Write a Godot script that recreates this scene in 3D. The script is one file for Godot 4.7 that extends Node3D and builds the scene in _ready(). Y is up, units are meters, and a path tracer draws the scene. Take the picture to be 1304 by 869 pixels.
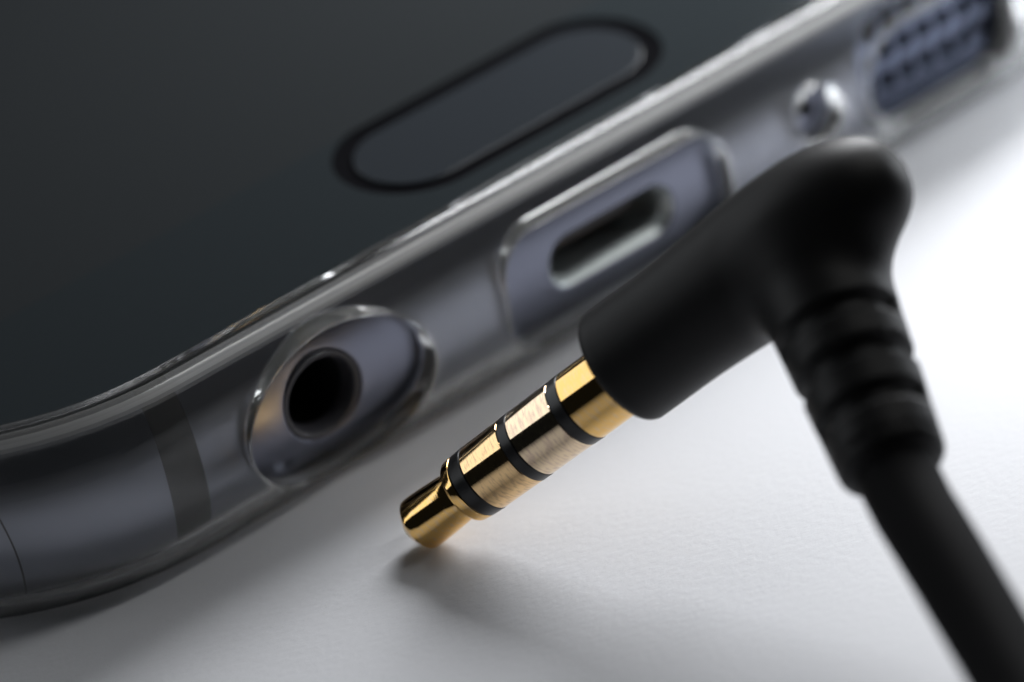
extends Node3D
# A macro view: the lower end of a smartphone in a clear case, and a gold headphone plug leaning on its tip before it.
# Shapes are laid out in millimetres (x along the phone's lower edge, y up, z towards the viewer) and stored in metres.

const MM := 0.001
const CORNER := 16.5            # radius of the phone's corners, seen from above
const LONG := 120.0             # straight part of its long sides
const START := -7.5             # where the straight part of its lower edge begins
const WIDE := 50.4              # and how long that is
const ARC := CORNER * PI / 2.0

var M := {}

# ---------------------------------------------------------------- mesh building

class Builder:
	var p := PackedVector3Array()
	var uv := PackedVector2Array()
	var tri := PackedInt32Array()
	var kind := PackedByteArray()   # which piece of a jointly smoothed shape each face belongs to
	var piece := 0

	func v(at: Vector3, t := Vector2.ZERO) -> int:
		p.append(at)
		uv.append(t)
		return p.size() - 1

	func t(a: int, b: int, c: int) -> void:
		tri.append(a)
		tri.append(b)
		tri.append(c)
		kind.append(piece)

	func q(a: int, b: int, c: int, d: int, flip := false) -> void:
		if flip:
			t(a, c, b)
			t(a, d, c)
		else:
			t(a, b, c)
			t(a, c, d)

	# rows of points of equal length; closed joins the last of a row to its first
	func rows(list: Array, closed := false, flip := false, uvs := []) -> void:
		var n: int = list[0].size()
		var first := p.size()
		for j in list.size():
			for i in n:
				v(list[j][i], uvs[j][i] if uvs.size() else Vector2.ZERO)
		for j in list.size() - 1:
			for i in (n if closed else n - 1):
				var k := (i + 1) % n
				q(first + j * n + i, first + j * n + k, first + (j + 1) * n + k, first + (j + 1) * n + i, flip)

	func fan(ring: Array, centre: Vector3, flip := false) -> void:
		var c := v(centre)
		var first := p.size()
		for a in ring:
			v(a)
		for i in ring.size():
			var k := (i + 1) % ring.size()
			if flip:
				t(c, first + k, first + i)
			else:
				t(c, first + i, first + k)

	# outward faces, normals smoothed across edges softer than crease degrees, metres, clockwise
	func mesh(crease := 40.0, given := PackedVector3Array(), only := -1) -> ArrayMesh:
		var count := tri.size() / 3
		var face := PackedVector3Array()
		face.resize(count)
		var where := {}
		var group := PackedInt32Array()
		group.resize(p.size())
		for i in p.size():
			var key := Vector3i((p[i] * 4000.0).round())
			if not where.has(key):
				where[key] = where.size()
			group[i] = where[key]
		var around := []
		around.resize(where.size())
		for i in around.size():
			around[i] = PackedInt32Array()
		for f in count:
			var a := p[tri[f * 3]]
			face[f] = (p[tri[f * 3 + 1]] - a).cross(p[tri[f * 3 + 2]] - a)
			for k in 3:
				var g := group[tri[f * 3 + k]]
				if around[g].size() == 0 or around[g][-1] != f:
					around[g].append(f)
		var unit := PackedVector3Array()
		unit.resize(count)
		for f in count:
			unit[f] = face[f].normalized()
		var limit := cos(deg_to_rad(crease))
		var pos := PackedVector3Array()
		var nor := PackedVector3Array()
		var tex := PackedVector2Array()
		for f in count:
			if face[f].length_squared() < 1e-16 or (only >= 0 and kind[f] != only):
				continue
			for k: int in [0, 2, 1]:
				var i := tri[f * 3 + k]
				var n := Vector3.ZERO
				if given.size():
					n = given[i]
				else:
					for other: int in around[group[i]]:
						if unit[other].dot(unit[f]) > limit:
							n += face[other]
				pos.append(p[i] * 0.001)
				nor.append(n.normalized())
				tex.append(uv[i])
		var arrays := []
		arrays.resize(Mesh.ARRAY_MAX)
		arrays[Mesh.ARRAY_VERTEX] = pos
		arrays[Mesh.ARRAY_NORMAL] = nor
		arrays[Mesh.ARRAY_TEX_UV] = tex
		var out := ArrayMesh.new()
		out.add_surface_from_arrays(Mesh.PRIMITIVE_TRIANGLES, arrays)
		return out


func part(called: String, shape: ArrayMesh, material: Material, parent: Node3D, label := "") -> MeshInstance3D:
	var o := MeshInstance3D.new()
	o.name = called
	o.mesh = shape
	o.material_override = material
	if label:
		o.set_meta("label", label)
	parent.add_child(o, true)
	return o


func thing(called: String, label: String, category: String, at := Vector3.ZERO) -> Node3D:
	var o := Node3D.new()
	o.name = called
	o.position = at * MM
	o.set_meta("label", label)
	o.set_meta("category", category)
	add_child(o, true)
	return o

# ---------------------------------------------------------------- the phone's outline and section

# point on the outline seen from above, u millimetres along it, pushed out by n, at height y
func rim(u: float, n: float, y: float) -> Vector3:
	var s := fposmod(u - START, 2.0 * (WIDE + LONG) + 4.0 * ARC)
	var turn := 0.0
	var c := Vector2(START, -CORNER)                 # centre of the corner last passed
	var along := 0.0
	for k in 4:
		var straight := WIDE if k % 2 == 0 else LONG
		var forward := Vector2(cos(turn), -sin(turn))
		if s <= straight:
			along = s
			return out_at(c + forward * along, turn, n, y)
		s -= straight
		c += forward * straight
		if s <= ARC:
			return out_at(c, turn + s / CORNER, n, y)
		s -= ARC
		turn += PI / 2.0
	return Vector3.ZERO


func out_at(c: Vector2, turn: float, n: float, y: float) -> Vector3:
	var o := Vector2(sin(turn), cos(turn)) * (CORNER + n)
	return Vector3(c.x + o.x, y, c.y + o.y)


func bulge(y: float, middle: float, half: float, power: float, out: float, depth: float) -> float:
	var t := minf(absf(y - middle) / half, 1.0)
	return out - depth * (1.0 - pow(1.0 - pow(t, power), 1.0 / power))


func frame_n(y: float) -> float:
	if y < 3.9:
		return bulge(y, 3.9, 3.5, 2.0, -0.2, 2.1)
	return bulge(y, 3.9, 4.95, 2.0, -0.2, 1.9)


func inner_n(y: float) -> float:
	return frame_n(y) + 0.07


func outer_n(y: float) -> float:
	return bulge(y, 4.95, 4.95, 2.15, 0.9, 2.0)

# ---------------------------------------------------------------- openings in a curved side

# signed distance to an opening: ellipse or box with rounded corners, in (u, y)
func away(s: Dictionary, at: Vector2, grow: float) -> float:
	var d: Vector2 = at - s.c
	if s.has("ellipse"):
		var e: Vector2 = s.ellipse + Vector2(grow, grow)
		return (d / e).length() - 1.0
	var h: Vector2 = s.half + Vector2(grow, grow)
	var r: float = s.r + grow
	var o := d.abs() - h + Vector2(r, r)
	return o.max(Vector2.ZERO).length() + minf(maxf(o.x, o.y), 0.0) - r


func border(c: Array) -> Array:
	var out := []
	for i in c[4]:
		out.append(Vector2(lerpf(c[0], c[1], float(i) / c[4]), c[2]))
	for j in c[5]:
		out.append(Vector2(c[1], lerpf(c[2], c[3], float(j) / c[5])))
	for i in c[4]:
		out.append(Vector2(lerpf(c[1], c[0], float(i) / c[4]), c[3]))
	for j in c[5]:
		out.append(Vector2(c[0], lerpf(c[3], c[2], float(j) / c[5])))
	return out


func outline(s: Dictionary, frame: Array, grow: float) -> Array:
	var out := []
	for b: Vector2 in frame:
		var lo := 0.0
		var hi := 1.0
		for k in 26:
			var mid := (lo + hi) / 2.0
			if away(s, s.c.lerp(b, mid), grow) > 0.0:
				hi = mid
			else:
				lo = mid
		out.append(s.c.lerp(b, (lo + hi) / 2.0))
	return out


func lay(list: Array, f: Callable, deep := 0.0) -> Array:
	var out := []
	for a: Vector2 in list:
		out.append(rim(a.x, f.call(a.y) - deep, a.y))
	return out

# the rectangle c = [u0, u1, y0, y1, nu, ny] of a side, with an opening
func patch(b: Builder, f: Callable, c: Array, s: Dictionary, grow: float, rings: int, flip := false) -> void:
	var frame := border(c)
	var hole := outline(s, frame, grow)
	var list := []
	for k in rings + 1:
		var t := float(k) / rings
		var ring := []
		for i in frame.size():
			ring.append(frame[i].lerp(hole[i], t))
		list.append(lay(ring, f))
	b.rows(list, true, flip)


func spread(from: float, to: float, n: int) -> Array:
	var out := []
	for i in n + 1:
		out.append(lerpf(from, to, float(i) / n))
	return out

# a strip of the side: profile is a list of Vector2(n, y), swept from u0 to u1
func sweep(b: Builder, profile: Array, us: Array, flip := false) -> void:
	var list := []
	for a: Vector2 in profile:
		var row := []
		for u: float in us:
			row.append(rim(u, a.x, a.y))
		list.append(row)
	b.rows(list, false, flip)


func side(b: Builder, f: Callable, c: Array, flip := false) -> void:
	var profile := []
	for y: float in spread(c[2], c[3], c[5]):
		profile.append(Vector2(f.call(y), y))
	sweep(b, profile, spread(c[0], c[1], c[4]), flip)


func ring_at(n: float, y: float, count := 240) -> Array:
	var out := []
	var whole := 2.0 * (WIDE + LONG) + 4.0 * ARC
	for i in count:
		out.append(rim(START + whole * i / count, n, y))
	return out

# ---------------------------------------------------------------- turned shapes

# profile: Vector2(s along the axis, radius); the axis is +x
func lathe(profile: Array, around := 96, wrap := 1.0) -> Builder:
	var b := Builder.new()
	var list := []
	var uvs := []
	for a: Vector2 in profile:
		var row := []
		var tex := []
		for i in around + 1:
			var w := TAU * i / around
			row.append(Vector3(a.x, a.y * cos(w), a.y * sin(w)))
			tex.append(Vector2(float(i) / around * wrap, a.x * 0.1))
		list.append(row)
		uvs.append(tex)
	b.rows(list, false, true, uvs)
	return b


func tube(path: Array, radius: float, around := 40) -> Builder:
	var b := Builder.new()
	var list := []
	var across := Vector3.UP.cross(path[1] - path[0]).normalized()
	for i in path.size():
		var ahead: Vector3 = (path[mini(i + 1, path.size() - 1)] - path[maxi(i - 1, 0)]).normalized()
		across = (across - ahead * across.dot(ahead)).normalized()
		var third := ahead.cross(across)
		var row := []
		for k in around:
			var w := TAU * k / around
			row.append(path[i] + (across * cos(w) + third * sin(w)) * radius)
		list.append(row)
	b.rows(list, true)
	b.fan(list[0], path[0], true)
	b.fan(list[-1], path[-1])
	return b


# flat-topped plate with a rounded upper edge from a ring builder: at(grow, y) gives the ring
func stadium(c: Vector3, half: Vector2, r: float, count := 96) -> Array:
	var out := []
	for i in count:
		var w := TAU * i / count
		var o := Vector2(cos(w), sin(w)) * r
		out.append(c + Vector3(o.x + signf(o.x) * (half.x - r), 0, -(o.y + signf(o.y) * (half.y - r))))
	return out

# ---------------------------------------------------------------- surface of a distance field

func nets(field: Callable, lo: Vector3, hi: Vector3, cell: float) -> ArrayMesh:
	var n := Vector3i(((hi - lo) / cell).ceil()) + Vector3i.ONE
	var d := PackedFloat32Array()
	d.resize(n.x * n.y * n.z)
	d.fill(99.0)
	var step := 4
	for z0 in range(0, n.z, step):
		for y0 in range(0, n.y, step):
			for x0 in range(0, n.x, step):
				var mid: float = field.call(lo + (Vector3(x0, y0, z0) + Vector3.ONE * 1.5) * cell)
				if absf(mid) > cell * 4.6 + 0.7:
					for z in range(z0, mini(z0 + step, n.z)):
						for y in range(y0, mini(y0 + step, n.y)):
							for x in range(x0, mini(x0 + step, n.x)):
								d[(z * n.y + y) * n.x + x] = mid
					continue
				for z in range(z0, mini(z0 + step, n.z)):
					for y in range(y0, mini(y0 + step, n.y)):
						for x in range(x0, mini(x0 + step, n.x)):
							d[(z * n.y + y) * n.x + x] = field.call(lo + Vector3(x, y, z) * cell)
	var b := Builder.new()
	var id := {}
	var normals := PackedVector3Array()
	var sy := n.x
	var sz := n.x * n.y
	for z in n.z - 1:
		for y in n.y - 1:
			for x in n.x - 1:
				var o := z * sz + y * sy + x
				var inside := 0
				for k in 8:
					if d[o + (k & 1) + ((k >> 1) & 1) * sy + (k >> 2) * sz] < 0.0:
						inside += 1
				if inside == 0 or inside == 8:
					continue
				var at := lo + (Vector3(x, y, z) + Vector3.ONE * 0.5) * cell
				var g := Vector3.UP
				for k in 4:
					var e := 0.02
					g = Vector3(field.call(at + Vector3(e, 0, 0)) - field.call(at - Vector3(e, 0, 0)), field.call(at + Vector3(0, e, 0)) - field.call(at - Vector3(0, e, 0)), field.call(at + Vector3(0, 0, e)) - field.call(at - Vector3(0, 0, e))) / (2.0 * e)
					var steep := maxf(g.length(), 0.3)
					g = g.normalized()
					at -= g * clampf(field.call(at) / steep, -cell, cell)
				id[o] = b.v(at)
				normals.append(g)
	for z in range(1, n.z - 1):
		for y in range(1, n.y - 1):
			for x in range(1, n.x - 1):
				var o := z * sz + y * sy + x
				var here := d[o] < 0.0
				if here != (d[o + 1] < 0.0):
					b.q(id[o - sy - sz], id[o - sz], id[o], id[o - sy], not here)
				if here != (d[o + sy] < 0.0):
					b.q(id[o - 1 - sz], id[o - 1], id[o], id[o - sz], not here)
				if here != (d[o + sz] < 0.0):
					b.q(id[o - 1 - sy], id[o - sy], id[o], id[o - 1], not here)
	return b.mesh(60.0, normals)


func blend(a: float, b: float, k: float) -> float:
	var h := maxf(k - absf(a - b), 0.0) / k
	return minf(a, b) - h * h * k * 0.25


func capsule(p: Vector3, a: Vector3, b: Vector3, ra: float, rb: float) -> float:
	var ab := b - a
	var t := clampf((p - a).dot(ab) / ab.length_squared(), 0.0, 1.0)
	return (p - a - ab * t).length() - lerpf(ra, rb, t)

# ---------------------------------------------------------------- materials

func plain(color: Color, rough: float, metal := 0.0) -> StandardMaterial3D:
	var m := StandardMaterial3D.new()
	m.albedo_color = color.linear_to_srgb()
	m.roughness = rough
	m.metallic = metal
	return m


func noise(side_px: int, frequency: float, octaves: int, the_seed: int, low := Color.BLACK, high := Color.WHITE, from := 0.3, to := 0.7, normal_map := false) -> NoiseTexture2D:
	var f := FastNoiseLite.new()
	f.seed = the_seed
	f.noise_type = FastNoiseLite.TYPE_SIMPLEX_SMOOTH
	f.frequency = frequency
	f.fractal_octaves = octaves
	var t := NoiseTexture2D.new()
	t.width = side_px
	t.height = side_px
	t.seamless = true
	t.noise = f
	t.as_normal_map = normal_map
	if normal_map:
		t.bump_strength = 4.0
	else:
		var g := Gradient.new()
		g.set_color(0, low)
		g.set_color(1, high)
		g.set_offset(0, from)
		g.set_offset(1, to)
		t.color_ramp = g
	return t


func gold(color: Color, worn: Color, from: float, to: float, the_seed: int) -> StandardMaterial3D:
	var m := plain(Color.WHITE, 1.0, 1.0)
	m.albedo_color = Color.WHITE
	m.albedo_texture = noise(512, 0.012, 5, the_seed, color.linear_to_srgb(), worn.linear_to_srgb(), from, to)
	m.roughness_texture = noise(512, 0.03, 4, the_seed + 1, Color(0.03, 0.03, 0.03), Color(0.1, 0.1, 0.1), 0.3, 0.75)
	m.uv1_scale = Vector3(2.0, 9.0, 1.0)
	m.heightmap_enabled = true
	m.heightmap_texture = noise(512, 0.02, 5, the_seed + 2)
	m.heightmap_scale = 0.00003
	return m


func materials() -> void:
	M.paper = plain(Color(0.80, 0.81, 0.84), 0.62)
	M.paper.uv1_triplanar = true
	M.paper.uv1_world_triplanar = true
	M.paper.uv1_scale = Vector3(60, 110, 110)
	M.paper.heightmap_enabled = true
	M.paper.heightmap_texture = noise(1024, 0.02, 5, 5)
	M.paper.heightmap_scale = 0.00045
	M.paper.albedo_color = Color.WHITE
	M.paper.albedo_texture = noise(1024, 0.16, 3, 77, Color(0.66, 0.665, 0.68).linear_to_srgb(), Color(0.80, 0.81, 0.84).linear_to_srgb(), 0.1, 0.3)
	M.metal = plain(Color(0.19, 0.2, 0.25), 0.28, 1.0)
	M.metal.uv1_triplanar = true
	M.metal.uv1_scale = Vector3(200, 200, 200)
	M.metal.heightmap_enabled = true
	M.metal.heightmap_texture = noise(512, 0.05, 4, 11)
	M.metal.heightmap_scale = 0.0001
	M.mesh = plain(Color(0.1, 0.115, 0.165), 0.25, 0.9)
	M.bright = plain(Color(0.62, 0.66, 0.66), 0.4, 0.85)
	M.antenna = plain(Color(0.009, 0.009, 0.011), 0.55)
	M.socket = plain(Color(0.05, 0.05, 0.06), 0.4)
	M.dark = plain(Color(0.008, 0.008, 0.009), 0.7)
	M.glass = plain(Color(0.024, 0.029, 0.032), 0.07)
	M.display = plain(Color(0.027, 0.030, 0.032), 0.07)
	M.button = plain(Color(0.027, 0.031, 0.036), 0.12)
	M.groove = plain(Color(0.002, 0.002, 0.003), 0.8)
	M.groove.metallic_specular = 0.1
	M.clear = plain(Color(0.96, 0.965, 0.955), 0.06)
	M.clear.albedo_color.a = 0.02
	M.clear.transparency = BaseMaterial3D.TRANSPARENCY_ALPHA
	M.clear.refraction_enabled = true
	M.clear.refraction_scale = 0.048
	M.milky_highlight = M.clear.duplicate()  # milky plastic; its extra whiteness paints in the bright rim highlight
	M.milky_highlight.albedo_color.a = 0.34
	M.milky_highlight.roughness = 0.14
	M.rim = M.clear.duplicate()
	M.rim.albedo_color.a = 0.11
	M.rubber = plain(Color(0.0075, 0.0075, 0.008), 0.5)
	M.rubber.metallic_specular = 0.35
	M.rubber.uv1_triplanar = true
	M.rubber.uv1_scale = Vector3(160, 160, 160)
	M.rubber.heightmap_enabled = true
	M.rubber.heightmap_texture = noise(512, 0.08, 3, 17)
	M.rubber.heightmap_scale = 0.0004
	M.cord = plain(Color(0.003, 0.003, 0.0035), 0.7)
	M.cord.metallic_specular = 0.2
	M.band = plain(Color(0.006, 0.006, 0.007), 0.35)
	M.gold = gold(Color(0.9, 0.56, 0.19), Color(0.8, 0.55, 0.3), 0.45, 0.9, 21)
	M.pale = gold(Color(0.87, 0.69, 0.47), Color(0.62, 0.46, 0.36), 0.4, 0.9, 31)
	M.worn = gold(Color(0.88, 0.61, 0.31), Color(0.56, 0.37, 0.22), 0.5, 0.95, 41)
	M.nose = plain(Color(0.8, 0.72, 0.55), 0.35, 0.8)


# ---------------------------------------------------------------- the scene

func _ready() -> void:
	var camera := Camera3D.new()
	camera.name = "camera"
	var lens := CameraAttributesPhysical.new()
	lens.frustum_focal_length = 232.8
	lens.frustum_focus_distance = 0.2035
	lens.exposure_aperture = 31.0
	camera.attributes = lens
	camera.fov = 8.597
	camera.near = 0.01
	camera.far = 5.0
	camera.position = Vector3(-92.834, 118.776, 149.996) * MM
	camera.rotation_degrees = Vector3(-32.607, -34.645, -9.676)
	add_child(camera)
	camera.make_current()

	var around := WorldEnvironment.new()
	around.name = "environment"
	var e := Environment.new()
	e.background_mode = Environment.BG_COLOR
	e.background_color = Color(0.005, 0.0058, 0.0064).linear_to_srgb()
	e.tonemap_mode = Environment.TONE_MAPPER_LINEAR
	e.tonemap_exposure = 1.0
	e.sdfgi_enabled = true
	e.ssao_enabled = true
	e.ssil_enabled = true
	around.environment = e
	add_child(around)

	lamp("overhead_light", Vector3(68, 47, -28), Vector3(22, 4, 2), Vector2(64, 30), 0.0099, Color(0.985, 0.99, 1.0), Vector3(0, 0, -1))
	lamp("added_strip_light", Vector3(62, 84, 28), Vector3(24, 6, 0), Vector2(80, 8), 0.0016, Color(1.0, 1.0, 0.995), Vector3(0, 0, -1))  # unseen lamp, added to whiten the upper rim of the case
	lamp("added_side_light", Vector3(64, 16, 16), Vector3(36, 2, 3), Vector2(18, 18), 0.00065, Color(0.96, 0.98, 1.0))  # unseen lamp, added close by to lift the shadow at the right end
	lamp("window_light", Vector3(-150, 125, -250), Vector3(0, 0, 0), Vector2(420, 160), 0.031, Color(0.97, 0.985, 1.0))

	materials()
	tabletop()
	smartphone()
	phone_case()
	headphone_plug()


func lamp(called: String, from: Vector3, to: Vector3, size: Vector2, energy: float, color: Color, up := Vector3.UP) -> void:
	var l := AreaLight3D.new()
	l.name = called
	l.area_size = size * MM
	l.area_normalize_energy = true
	l.area_range = 3.0
	l.area_attenuation = 2.0
	l.light_energy = energy
	l.light_color = color
	l.shadow_enabled = true
	add_child(l)
	l.look_at_from_position(from * MM, to * MM, up)


func tabletop() -> void:
	var b := Builder.new()
	var y := -0.03
	var top := [Vector3(-400, y, 500), Vector3(600, y, 500), Vector3(600, y, -400), Vector3(-400, y, -400)]
	var low := []
	for a: Vector3 in top:
		low.append(a - Vector3(0, 20, 0))
	b.rows([low, top], true)
	b.fan(top, Vector3(0, y, 0))
	b.fan(low, Vector3(0, y - 20, 0), true)
	var o := part("tabletop", b.mesh(), M.paper, self, "white matt tabletop under the phone and the plug")
	o.set_meta("kind", "structure")
	o.set_meta("category", "table")


const USB := Vector2(17.8, 4.4)
const JACK := Vector2(0.0, 4.7)
const MIC := Vector2(30.8, 5.3)
const GRILLE := Vector2(39.4, 4.7)

func smartphone() -> void:
	var phone := thing("smartphone", "dark grey smartphone lying screen up inside the clear case", "smartphone")
	var f := frame_n
	var whole := 2.0 * (WIDE + LONG) + 4.0 * ARC
	# -- metal frame: [u0, u1, columns, opening]
	var b := Builder.new()
	var y0 := 1.2
	var y1 := 8.3
	var ny := 26
	var low := []
	for y: float in spread(0.64, y0, 8):
		low.append(Vector2(f.call(y), y))
	low.push_front(Vector2(-4.0, 0.6))
	var high := []
	for y: float in spread(y1, 8.72, 6):
		high.append(Vector2(f.call(y), y))
	high.append(Vector2(-2.6, 8.72))
	var openings := {
		"jack": {"c": JACK, "ellipse": Vector2(2.24, 2.24)},
		"usb": {"c": USB, "half": Vector2(3.95, 1.38), "r": 1.36},
		"mic": {"c": MIC, "ellipse": Vector2(0.45, 0.45)},
		"speaker": {"c": GRILLE + Vector2(0, 0.1), "half": Vector2(5.6, 3.2), "r": 2.6},
	}
	var columns := [
		[-7.3, -3.4, 8, ""], [-3.4, 3.4, 30, "jack"], [3.4, 12.6, 10, ""], [12.6, 23.0, 40, "usb"], [23.0, 29.6, 8, ""],
		[29.6, 32.0, 14, "mic"], [32.0, 33.4, 3, ""], [33.4, 45.4, 40, "speaker"], [45.4, 47.0, 4, ""],
	]
	for k in 18:
		var span := whole - 9.2 - 48.9
		columns.append([48.9 + span * k / 18, 48.9 + span * (k + 1) / 18, 14, ""])
	for c in columns:
		var us := spread(c[0], c[1], c[2])
		sweep(b, low, us)
		sweep(b, high, us)
		var box := [c[0], c[1], y0, y1, c[2], ny]
		if c[3] == "":
			side(b, f, box)
			continue
		var s: Dictionary = openings[c[3]]
		var edge := 0.12
		patch(b, f, box, s, edge, 10)
		var frame := border(box)
		var list := []
		for a in 5:
			var w := a / 4.0 * PI / 2.0
			list.append(lay(outline(s, frame, edge * (1.0 - sin(w))), f, edge * (1.0 - cos(w))))
		list.append(lay(outline(s, frame, 0.0), f, 0.15 if c[3] == "speaker" else 0.9))
		b.rows(list, true)
	part("metal_frame", b.mesh(), M.metal, phone)
	# -- plastic antenna bands let into the frame
	for c in [[-9.2, -7.3], [47.0, 48.9]]:
		b = Builder.new()
		var us := spread(c[0], c[1], 8)
		sweep(b, low, us)
		side(b, f, [c[0], c[1], y0, y1, 8, ny])
		sweep(b, high, us)
		part("antenna_band", b.mesh(), M.antenna, phone)
	# -- seam near the corner
	b = Builder.new()
	var seam := []
	for y: float in spread(1.3, 6.4, 20):
		seam.append(Vector2(f.call(y) + 0.02, y))
	var list := []
	for a: Vector2 in seam:
		var lean := 0.05 * pow(a.y - 3.0, 2.0)
		list.append([rim(-16.63 - lean, a.x - 0.1, a.y), rim(-16.61 - lean, a.x, a.y), rim(-16.53 - lean, a.x, a.y), rim(-16.51 - lean, a.x - 0.1, a.y)])
	b.rows(list)
	part("corner_seam", b.mesh(), M.groove, phone)
	# -- back
	b = Builder.new()
	b.rows([ring_at(-2.6, 0.53), ring_at(-2.5, 0.62)], true)
	b.fan(ring_at(-2.6, 0.53), Vector3(17.7, 0.53, -76.5), true)
	part("back_cover", b.mesh(), M.glass, phone)
	# -- front glass: rounded edge, flat top with room for the display and the button
	b = Builder.new()
	list = [ring_at(-1.73, 8.74, 480)]
	for a in 7:
		var w := a / 6.0 * PI / 2.0
		list.append(ring_at(-1.73 - 0.2 * (1.0 - cos(w)), 8.98 + 0.2 * sin(w), 480))
	b.rows(list, true)
	var flat := PackedVector2Array()
	for a: Vector3 in list[-1]:
		flat.append(Vector2(a.x, a.z))
	var screen := PackedVector2Array([Vector2(-20.0, -11.7), Vector2(55.4, -11.7), Vector2(55.4, -138), Vector2(-20.0, -138)])
	var well := PackedVector2Array()
	var pad := Vector3(17.8, 9.18, -7.8)
	for a: Vector3 in stadium(pad, Vector2(9.4, 4.0), 3.95):
		well.append(Vector2(a.x, a.z))
	for half in [[-100.0, 17.8], [17.8, 200.0]]:
		var box := PackedVector2Array([Vector2(half[0], 50), Vector2(half[1], 50), Vector2(half[1], -300), Vector2(half[0], -300)])
		for one in Geometry2D.intersect_polygons(flat, box):
			for two in Geometry2D.clip_polygons(one, screen):
				for three in Geometry2D.clip_polygons(two, well):
					var ids := Geometry2D.triangulate_polygon(three)
					var at := []
					for a in three:
						at.append(b.v(Vector3(a.x, 9.18, a.y)))
					for k in ids.size() / 3:
						var p := three[ids[k * 3]]
						var turn := (three[ids[k * 3 + 1]] - p).cross(three[ids[k * 3 + 2]] - p)
						if turn < 0.0:
							b.t(at[ids[k * 3]], at[ids[k * 3 + 1]], at[ids[k * 3 + 2]])
						else:
							b.t(at[ids[k * 3]], at[ids[k * 3 + 2]], at[ids[k * 3 + 1]])
	b.rows([stadium(pad - Vector3(0, 0.5, 0), Vector2(9.4, 4.0), 3.95), stadium(pad, Vector2(9.4, 4.0), 3.95)], true, true)
	var glass := part("front_glass", b.mesh(30.0), M.glass, phone)
	b = Builder.new()
	b.rows([[Vector3(-20.0, 9.18, -11.7), Vector3(55.4, 9.18, -11.7)], [Vector3(-20.0, 9.18, -138), Vector3(55.4, 9.18, -138)]])
	part("display", b.mesh(), M.display, phone)
	# -- home button: pad with a rounded edge in a dark surround
	b = Builder.new()
	list = []
	for a in 7:
		var w := a / 6.0 * PI / 2.0
		var turn := 0.04 * (1.0 - cos(w))
		list.append(stadium(pad + Vector3(0, -0.08 + 0.04 * sin(w), 0), Vector2(8.35 - turn, 2.95 - turn), 2.9 - turn))
	list.push_front(stadium(pad - Vector3(0, 0.5, 0), Vector2(8.35, 2.95), 2.9))
	b.rows(list, true)
	b.fan(list[-1], pad - Vector3(0, 0.04, 0))
	var button := part("home_button", b.mesh(), M.button, glass)
	b = Builder.new()
	b.rows([stadium(pad - Vector3(0, 0.1, 0), Vector2(9.39, 3.99), 3.94), stadium(pad - Vector3(0, 0.22, 0), Vector2(8.37, 2.97), 2.92)], true)
	button.name = "home_button"
	part("button_surround", b.mesh(), M.groove, glass)
	# -- headphone socket: plastic ring round a deep bore
	var n0: float = f.call(4.7)
	b = lathe([Vector2(n0 - 0.9, 2.24), Vector2(n0 - 0.16, 2.24), Vector2(n0 - 0.1, 2.19), Vector2(n0 - 0.1, 2.02), Vector2(n0 - 0.2, 1.9), Vector2(n0 - 0.7, 1.8), Vector2(n0 - 1.0, 1.75)])
	stand(b, JACK)
	var socket := part("headphone_socket", b.mesh(), M.socket, phone)
	b = lathe([Vector2(n0 - 0.95, 1.76), Vector2(n0 - 13.0, 1.7), Vector2(n0 - 13.0, 0.0)])
	stand(b, JACK)
	part("socket_bore", b.mesh(), M.dark, socket)
	# -- usb port: bright shell with a chamfered mouth, dark end, tongue
	b = Builder.new()
	list = []
	for a in [[-0.1, 3.94, 1.37], [-0.16, 3.86, 1.29], [-0.6, 3.62, 1.05], [-0.9, 3.6, 1.03], [-5.2, 3.6, 1.03]]:
		list.append(upright(USB, Vector2(a[1], a[2]), n0 + a[0]))
	b.rows(list, true)
	var port := part("usb_port", b.mesh(), M.bright, phone)
	b = Builder.new()
	b.fan(upright(USB, Vector2(3.6, 1.03), n0 - 5.1), Vector3(USB.x, USB.y, n0 - 5.1))
	part("port_end", b.mesh(), M.dark, port)
	part("port_tongue", box_mesh(Vector3(USB.x, USB.y + 0.35, n0 - 3.2), Vector3(2.5, 0.28, 1.9), 0.06).mesh(), plain(Color(0.03, 0.018, 0.014), 0.5), port)
	# -- microphone
	b = lathe([Vector2(n0 - 0.3, 0.46), Vector2(n0 - 2.0, 0.42), Vector2(n0 - 2.0, 0.0)], 40)
	stand(b, MIC)
	part("microphone", b.mesh(), M.dark, phone)
	# -- speaker recess: a dark wall behind the mouth in the frame
	b = Builder.new()
	var mouth := border([33.4, 45.4, y0, y1, 40, ny])
	b.rows([lay(outline(openings.speaker, mouth, 0.0), f, 0.14), lay(outline(openings.speaker, mouth, 0.0), f, 1.3)], true)
	part("speaker_recess", b.mesh(), M.dark, phone)
	# -- speaker grille: a plate with round holes, each a short bore
	b = Builder.new()
	var plate := func(_y: float) -> float: return -1.1
	var pitch := Vector2(1.36, 1.72)
	var corner := Vector2(GRILLE.x - 4.5 * pitch.x + 0.3, 8.0 - 4.0 * pitch.y)
	for i in 9:
		for j in 4:
			var c := [corner.x + i * pitch.x, corner.x + (i + 1) * pitch.x, corner.y + j * pitch.y, corner.y + (j + 1) * pitch.y, 6, 6]
			if j < 1 or i in [0, 8]:
				side(b, plate, c)
				continue
			var s := {"c": Vector2((c[0] + c[1]) / 2.0, (c[2] + c[3]) / 2.0), "ellipse": Vector2(0.55, 0.5)}
			patch(b, plate, c, s, 0.06, 3)
			var rings := []
			for a in [[0.06, 0.0], [0.0, 0.06], [0.0, 1.0]]:
				rings.append(lay(outline(s, border(c), a[0]), plate, a[1]))
			b.rows(rings, true)
	var grille := part("speaker_grille", b.mesh(), M.mesh, phone)
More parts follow.
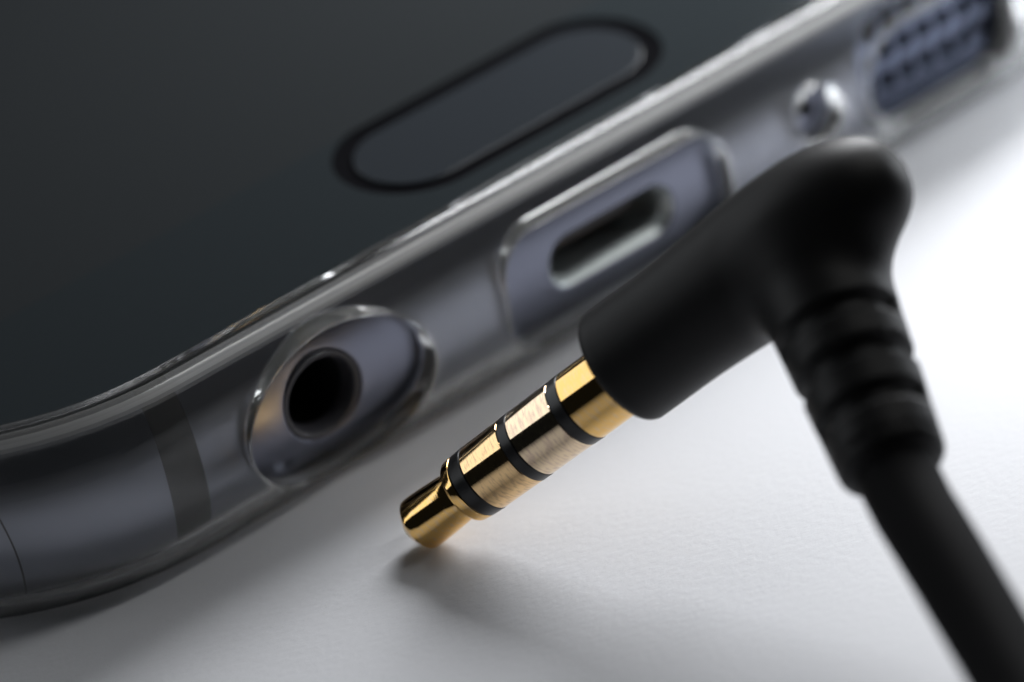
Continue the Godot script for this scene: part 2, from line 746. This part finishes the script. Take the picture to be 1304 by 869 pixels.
	part("speaker_chamber", box_mesh(Vector3(GRILLE.x, 4.7, -4.2), Vector3(6.4, 3.3, 1.2), 0.1).mesh(), M.dark, grille)


# turn a lathe round x into one round z, standing at a place on the phone's lower edge
func stand(b: Builder, c: Vector2) -> void:
	for i in b.p.size():
		var a := b.p[i]
		b.p[i] = Vector3(c.x - a.z, c.y + a.y, a.x)


func upright(c: Vector2, half: Vector2, z: float, count := 96) -> Array:
	var out := []
	for a: Vector3 in stadium(Vector3.ZERO, half, half.y - 0.01, count):
		out.append(Vector3(c.x + a.x, c.y - a.z, z))
	return out


func box_mesh(c: Vector3, half: Vector3, bevel: float) -> Builder:
	var b := Builder.new()
	var list := []
	for k in [[-1.0, bevel], [-1.0, 0.0], [1.0, 0.0], [1.0, bevel]]:
		var z: float = k[0] * (half.z - (0.0 if k[1] > 0.0 else bevel))
		var x: float = half.x - k[1]
		var y: float = half.y - k[1]
		list.append([c + Vector3(-x, -y, z), c + Vector3(x, -y, z), c + Vector3(x, y, z), c + Vector3(-x, y, z)])
	b.rows(list, true)
	b.fan(list[0], c - Vector3(0, 0, half.z), true)
	b.fan(list[3], c + Vector3(0, 0, half.z))
	return b


func phone_case() -> void:
	var b := Builder.new()
	var whole := 2.0 * (WIDE + LONG) + 4.0 * ARC
	var fo := outer_n
	var fi := inner_n
	var lips := 0
	var yo := [0.3, 9.1]
	var yi := [0.58, 8.7]
	var ny := 30
	# one closed section: outer foot, outer side, lip, inner side, inner foot
	var foot := [Vector2(-4.0, 0.0), Vector2(-1.9, 0.0)]
	for y: float in spread(0.0, yo[0], 8):
		foot.append(Vector2(fo.call(y), y))
	var lip := []
	var shoulder := []
	for y: float in spread(yo[1], 9.84, 10):
		shoulder.append(Vector2(fo.call(y), y))
	lip.append(shoulder[-1])
	var bend := Curve2D.new()
	bend.bake_interval = 0.02
	var knots := [shoulder[-1], Vector2(-1.1, 9.9), Vector2(-1.4, 9.87), Vector2(-1.68, 9.74), Vector2(-1.87, 9.5), Vector2(-1.93, 9.28), Vector2(-1.87, 9.21)]
	for i in knots.size():
		var pull: Vector2 = (knots[mini(i + 1, knots.size() - 1)] - knots[maxi(i - 1, 0)]) / 6.0
		bend.add_point(knots[i], -pull, pull)
	for i in range(1, 25):
		lip.append(bend.sample_baked(bend.get_baked_length() * i / 24.0, true))
	for a in [[-1.72, 9.21], [-1.68, 9.15], [-1.66, 9.0]]:
		lip.append(Vector2(a[0], a[1]))
	for y: float in spread(8.85, yi[1], 2):
		lip.append(Vector2(fi.call(y), y))
	var heel := []
	for y: float in spread(yi[0], 0.52, 5):
		heel.append(Vector2(fi.call(y), y))
	heel.append(Vector2(-2.1, 0.47))
	heel.append(Vector2(-4.0, 0.45))
	var openings := {
		"jack": [{"c": Vector2(0.45, 4.5), "ellipse": Vector2(5.35, 3.8)}, 0.26],
		"usb": [{"c": Vector2(17.6, 4.5), "half": Vector2(7.05, 3.2), "r": 2.1}, 0.25],
		"mic": [{"c": Vector2(30.8, 5.3), "ellipse": Vector2(1.35, 1.35)}, 0.5],
		"speaker": [{"c": Vector2(39.4, 4.7), "half": Vector2(4.8, 2.5), "r": 2.4}, 0.85],
	}
	var columns := [
		[-7.5, -6.6, 3, ""], [-6.6, 7.3, 56, "jack"], [7.3, 9.3, 4, ""], [9.3, 25.9, 60, "usb"], [25.9, 28.2, 4, ""],
		[28.2, 33.2, 30, "mic"], [33.2, 45.8, 50, "speaker"],
	]
	var rest := whole - 7.5 - 45.8
	for k in 20:
		columns.append([45.8 + rest * k / 20, 45.8 + rest * (k + 1) / 20, 14, ""])
	for c in columns:
		var us := spread(c[0], c[1], c[2])
		sweep(b, foot, us)
		sweep(b, lip, us)
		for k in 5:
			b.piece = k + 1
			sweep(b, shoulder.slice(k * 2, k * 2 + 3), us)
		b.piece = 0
		sweep(b, heel, us)
		var out_box := [c[0], c[1], yo[0], yo[1], c[2], ny]
		var in_box := [c[0], c[1], yi[0], yi[1], c[2], ny]
		if c[3] == "":
			side(b, fo, out_box)
			side(b, fi, in_box, true)
			continue
		var s: Dictionary = openings[c[3]][0]
		var r: float = openings[c[3]][1]
		patch(b, fo, out_box, s, r, 12)
		var frame := border(out_box)
		var inner_frame := border(in_box)
		var list := []
		for a in 9:
			var w := a / 8.0 * PI / 2.0
			list.append(lay(outline(s, frame, r * (1.0 - sin(w))), fo, r * (1.0 - cos(w))))
		for a in 3:
			var w := a / 2.0 * PI / 2.0
			list.append(lay(outline(s, inner_frame, 0.08 * (1.0 - cos(w))), fi, -0.08 * (1.0 - sin(w))))
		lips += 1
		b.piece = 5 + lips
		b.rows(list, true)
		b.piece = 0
		patch(b, fi, in_box, s, 0.08, 8, true)
	var foot_ring := []
	var heel_ring := []
	for c in columns:
		for i in c[2]:
			var u := lerpf(c[0], c[1], float(i) / c[2])
			foot_ring.append(rim(u, -4.0, 0.0))
			heel_ring.append(rim(u, -4.0, 0.45))
	b.fan(foot_ring, Vector3(17.7, 0, -76.5), true)
	b.fan(heel_ring, Vector3(17.7, 0.45, -76.5))
	var shell := thing("phone_case", "clear flexible plastic case round the smartphone, with openings for its sockets", "phone case")
	part("case_shell", b.mesh(50.0, PackedVector3Array(), 0), M.clear, shell)
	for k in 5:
		var m: StandardMaterial3D = M.milky_highlight.duplicate()
		m.albedo_color.a = [0.16, 0.34, 0.54, 0.46, 0.18][k]  # highlight along the upper edge, graded into the whiteness of five bands
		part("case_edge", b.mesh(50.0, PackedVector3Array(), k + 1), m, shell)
	for k in lips:
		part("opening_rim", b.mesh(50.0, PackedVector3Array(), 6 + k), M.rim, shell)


func headphone_plug() -> void:
	var plug := thing("headphone_plug", "gold headphone plug with black angled housing, leaning on its tip before the phone", "headphone plug", Vector3(-0.995, 0.96, 6.851))
	# local axes: x from the tip to the housing, -y along the strain relief
	var ax := Vector3(0.57354, 0.58263, 0.57584).normalized()
	var down := Vector3(-0.39124, -0.42277, 0.81743)
	down = (down - ax * down.dot(ax)).normalized()
	plug.basis = Basis(ax, -down, ax.cross(-down))
	var tip := [Vector2(-0.02, 0.66), Vector2(0.0, 0.84), Vector2(0.02, 0.9), Vector2(0.3, 1.25), Vector2(0.36, 1.3), Vector2(0.5, 1.325), Vector2(0.9, 1.32), Vector2(1.8, 1.28), Vector2(2.5, 1.235), Vector2(2.8, 1.2), Vector2(3.02, 1.15), Vector2(3.06, 1.2), Vector2(3.1, 1.42), Vector2(3.16, 1.53), Vector2(3.24, 1.58), Vector2(3.3, 1.6), Vector2(3.62, 1.63), Vector2(3.68, 1.62), Vector2(3.72, 1.56)]
	part("tip_nose", lathe([Vector2(-0.4, 0.0), Vector2(-0.39, 0.14), Vector2(-0.34, 0.32), Vector2(-0.26, 0.47), Vector2(-0.15, 0.58), Vector2(-0.02, 0.65), Vector2(0.05, 0.66)]).mesh(), M.nose, plug)
	part("plug_tip", lathe(tip).mesh(24.0), M.gold, plug)
	conductor(plug, 4.44, 6.82, 1.67, 1.7, M.worn)
	conductor(plug, 7.37, 9.91, 1.71, 1.73, M.pale)
	conductor(plug, 10.53, 13.9, 1.75, 1.76, M.gold)
	for a in [[3.73, 4.44, 1.63, 1.67], [6.82, 7.37, 1.7, 1.71], [9.91, 10.53, 1.73, 1.75]]:
		part("insulating_band", lathe([Vector2(a[0] - 0.04, 1.4), Vector2(a[0] - 0.03, a[2] - 0.04), Vector2(a[0] + 0.03, a[2] + 0.01), Vector2(a[1] - 0.03, a[3] + 0.01), Vector2(a[1] + 0.03, a[3] - 0.04), Vector2(a[1] + 0.04, 1.4)]).mesh(30.0), M.band, plug)
	var body := nets(housing_field, Vector3(11.2, -13.2, -4.0), Vector3(30.4, 4.2, 4.0), 0.26)
	part("plug_housing", body, M.rubber, plug)
	# the cable, given by points in the scene, leaves the strain relief, passes the viewer and sinks to the table
	var back := plug.transform.affine_inverse()
	var curve := Curve3D.new()
	var way := [Vector3(8.3, 10.2, 29.6), Vector3(7.05, 9.5, 32.0), Vector3(5.6, 8.95, 35.5), Vector3(3.4, 8.0, 40.8), Vector3(1.1, 7.3, 46.0), Vector3(-3.0, 6.0, 56.0), Vector3(-7.0, 4.2, 68.0), Vector3(-9.0, 2.2, 84.0), Vector3(-6.0, 1.75, 105.0), Vector3(8.0, 1.75, 135.0), Vector3(40.0, 1.75, 170.0)]
	for i in way.size():
		var here: Vector3 = back * (way[i] * MM) / MM
		var before: Vector3 = back * (way[maxi(i - 1, 0)] * MM) / MM
		var after: Vector3 = back * (way[mini(i + 1, way.size() - 1)] * MM) / MM
		curve.add_point(here, (before - after) / 6.0, (after - before) / 6.0)
	var path := []
	for i in 90:
		path.append(curve.sample_baked(curve.get_baked_length() * i / 89.0, true))
	part("cable", tube(path, 1.75).mesh(), M.cord, plug)


func conductor(plug: Node3D, from: float, to: float, r0: float, r1: float, m: Material) -> void:
	part("plug_contact", lathe([Vector2(from - 0.02, 1.4), Vector2(from, r0 - 0.05), Vector2(from + 0.05, r0), Vector2(lerpf(from, to, 0.5), (r0 + r1) / 2.0), Vector2(to - 0.05, r1), Vector2(to, r1 - 0.05), Vector2(to + 0.02, 1.4)]).mesh(30.0), m, plug)


func housing_field(p: Vector3) -> float:
	var joint := 12.47 + 11.3
	var o := p - Vector3(0, 0.26, 0.19)
	# sleeve round the plug, its front edge rounded
	# one turned body: straight barrel, then a long dome
	var around_axis := Vector2(o.y, o.z).length()
	var body := 0.0
	if o.x < 23.0:
		body = around_axis - lerpf(2.86, 3.15, smoothstep(16.0, 23.0, o.x))
	else:
		body = (pow(pow((o.x - 23.0) / 6.4, 2.5) + pow(around_axis / 3.15, 2.5), 0.4) - 1.0) * 3.15
	var q := Vector2(13.0 - o.x + 0.45, body + 0.45)
	body = q.max(Vector2.ZERO).length() + minf(maxf(q.x, q.y), 0.0) - 0.45
	# strain relief: tapered, flat-ended, with grooves on alternate sides
	var t := -p.y
	var r := lerpf(3.0, 2.35, clampf((t - 2.0) / 10.0, 0.0, 1.0))
	var around := Vector2(p.x - joint, p.z)
	var ridge := 0.0
	if t > 4.2:
		var k := fposmod(t - 4.6, 2.2)
		ridge = 0.42 * smoothstep(0.0, 0.3, k) * (1.0 - smoothstep(0.75, 1.05, k))
		ridge *= smoothstep(0.02, 0.3, absf(around.normalized().dot(Vector2(0.35, 0.94))))if int((t - 4.6) / 2.2) % 2 == 0 else 1.0
		ridge *= 1.0 - smoothstep(11.2, 11.4, t)
	var w := Vector2(absf(t - 6.0) - 6.2 + 0.6, around.length() - (r - ridge) + 0.6)
	var relief := w.max(Vector2.ZERO).length() + minf(maxf(w.x, w.y), 0.0) - 0.6
	return blend(body, relief, 1.3)
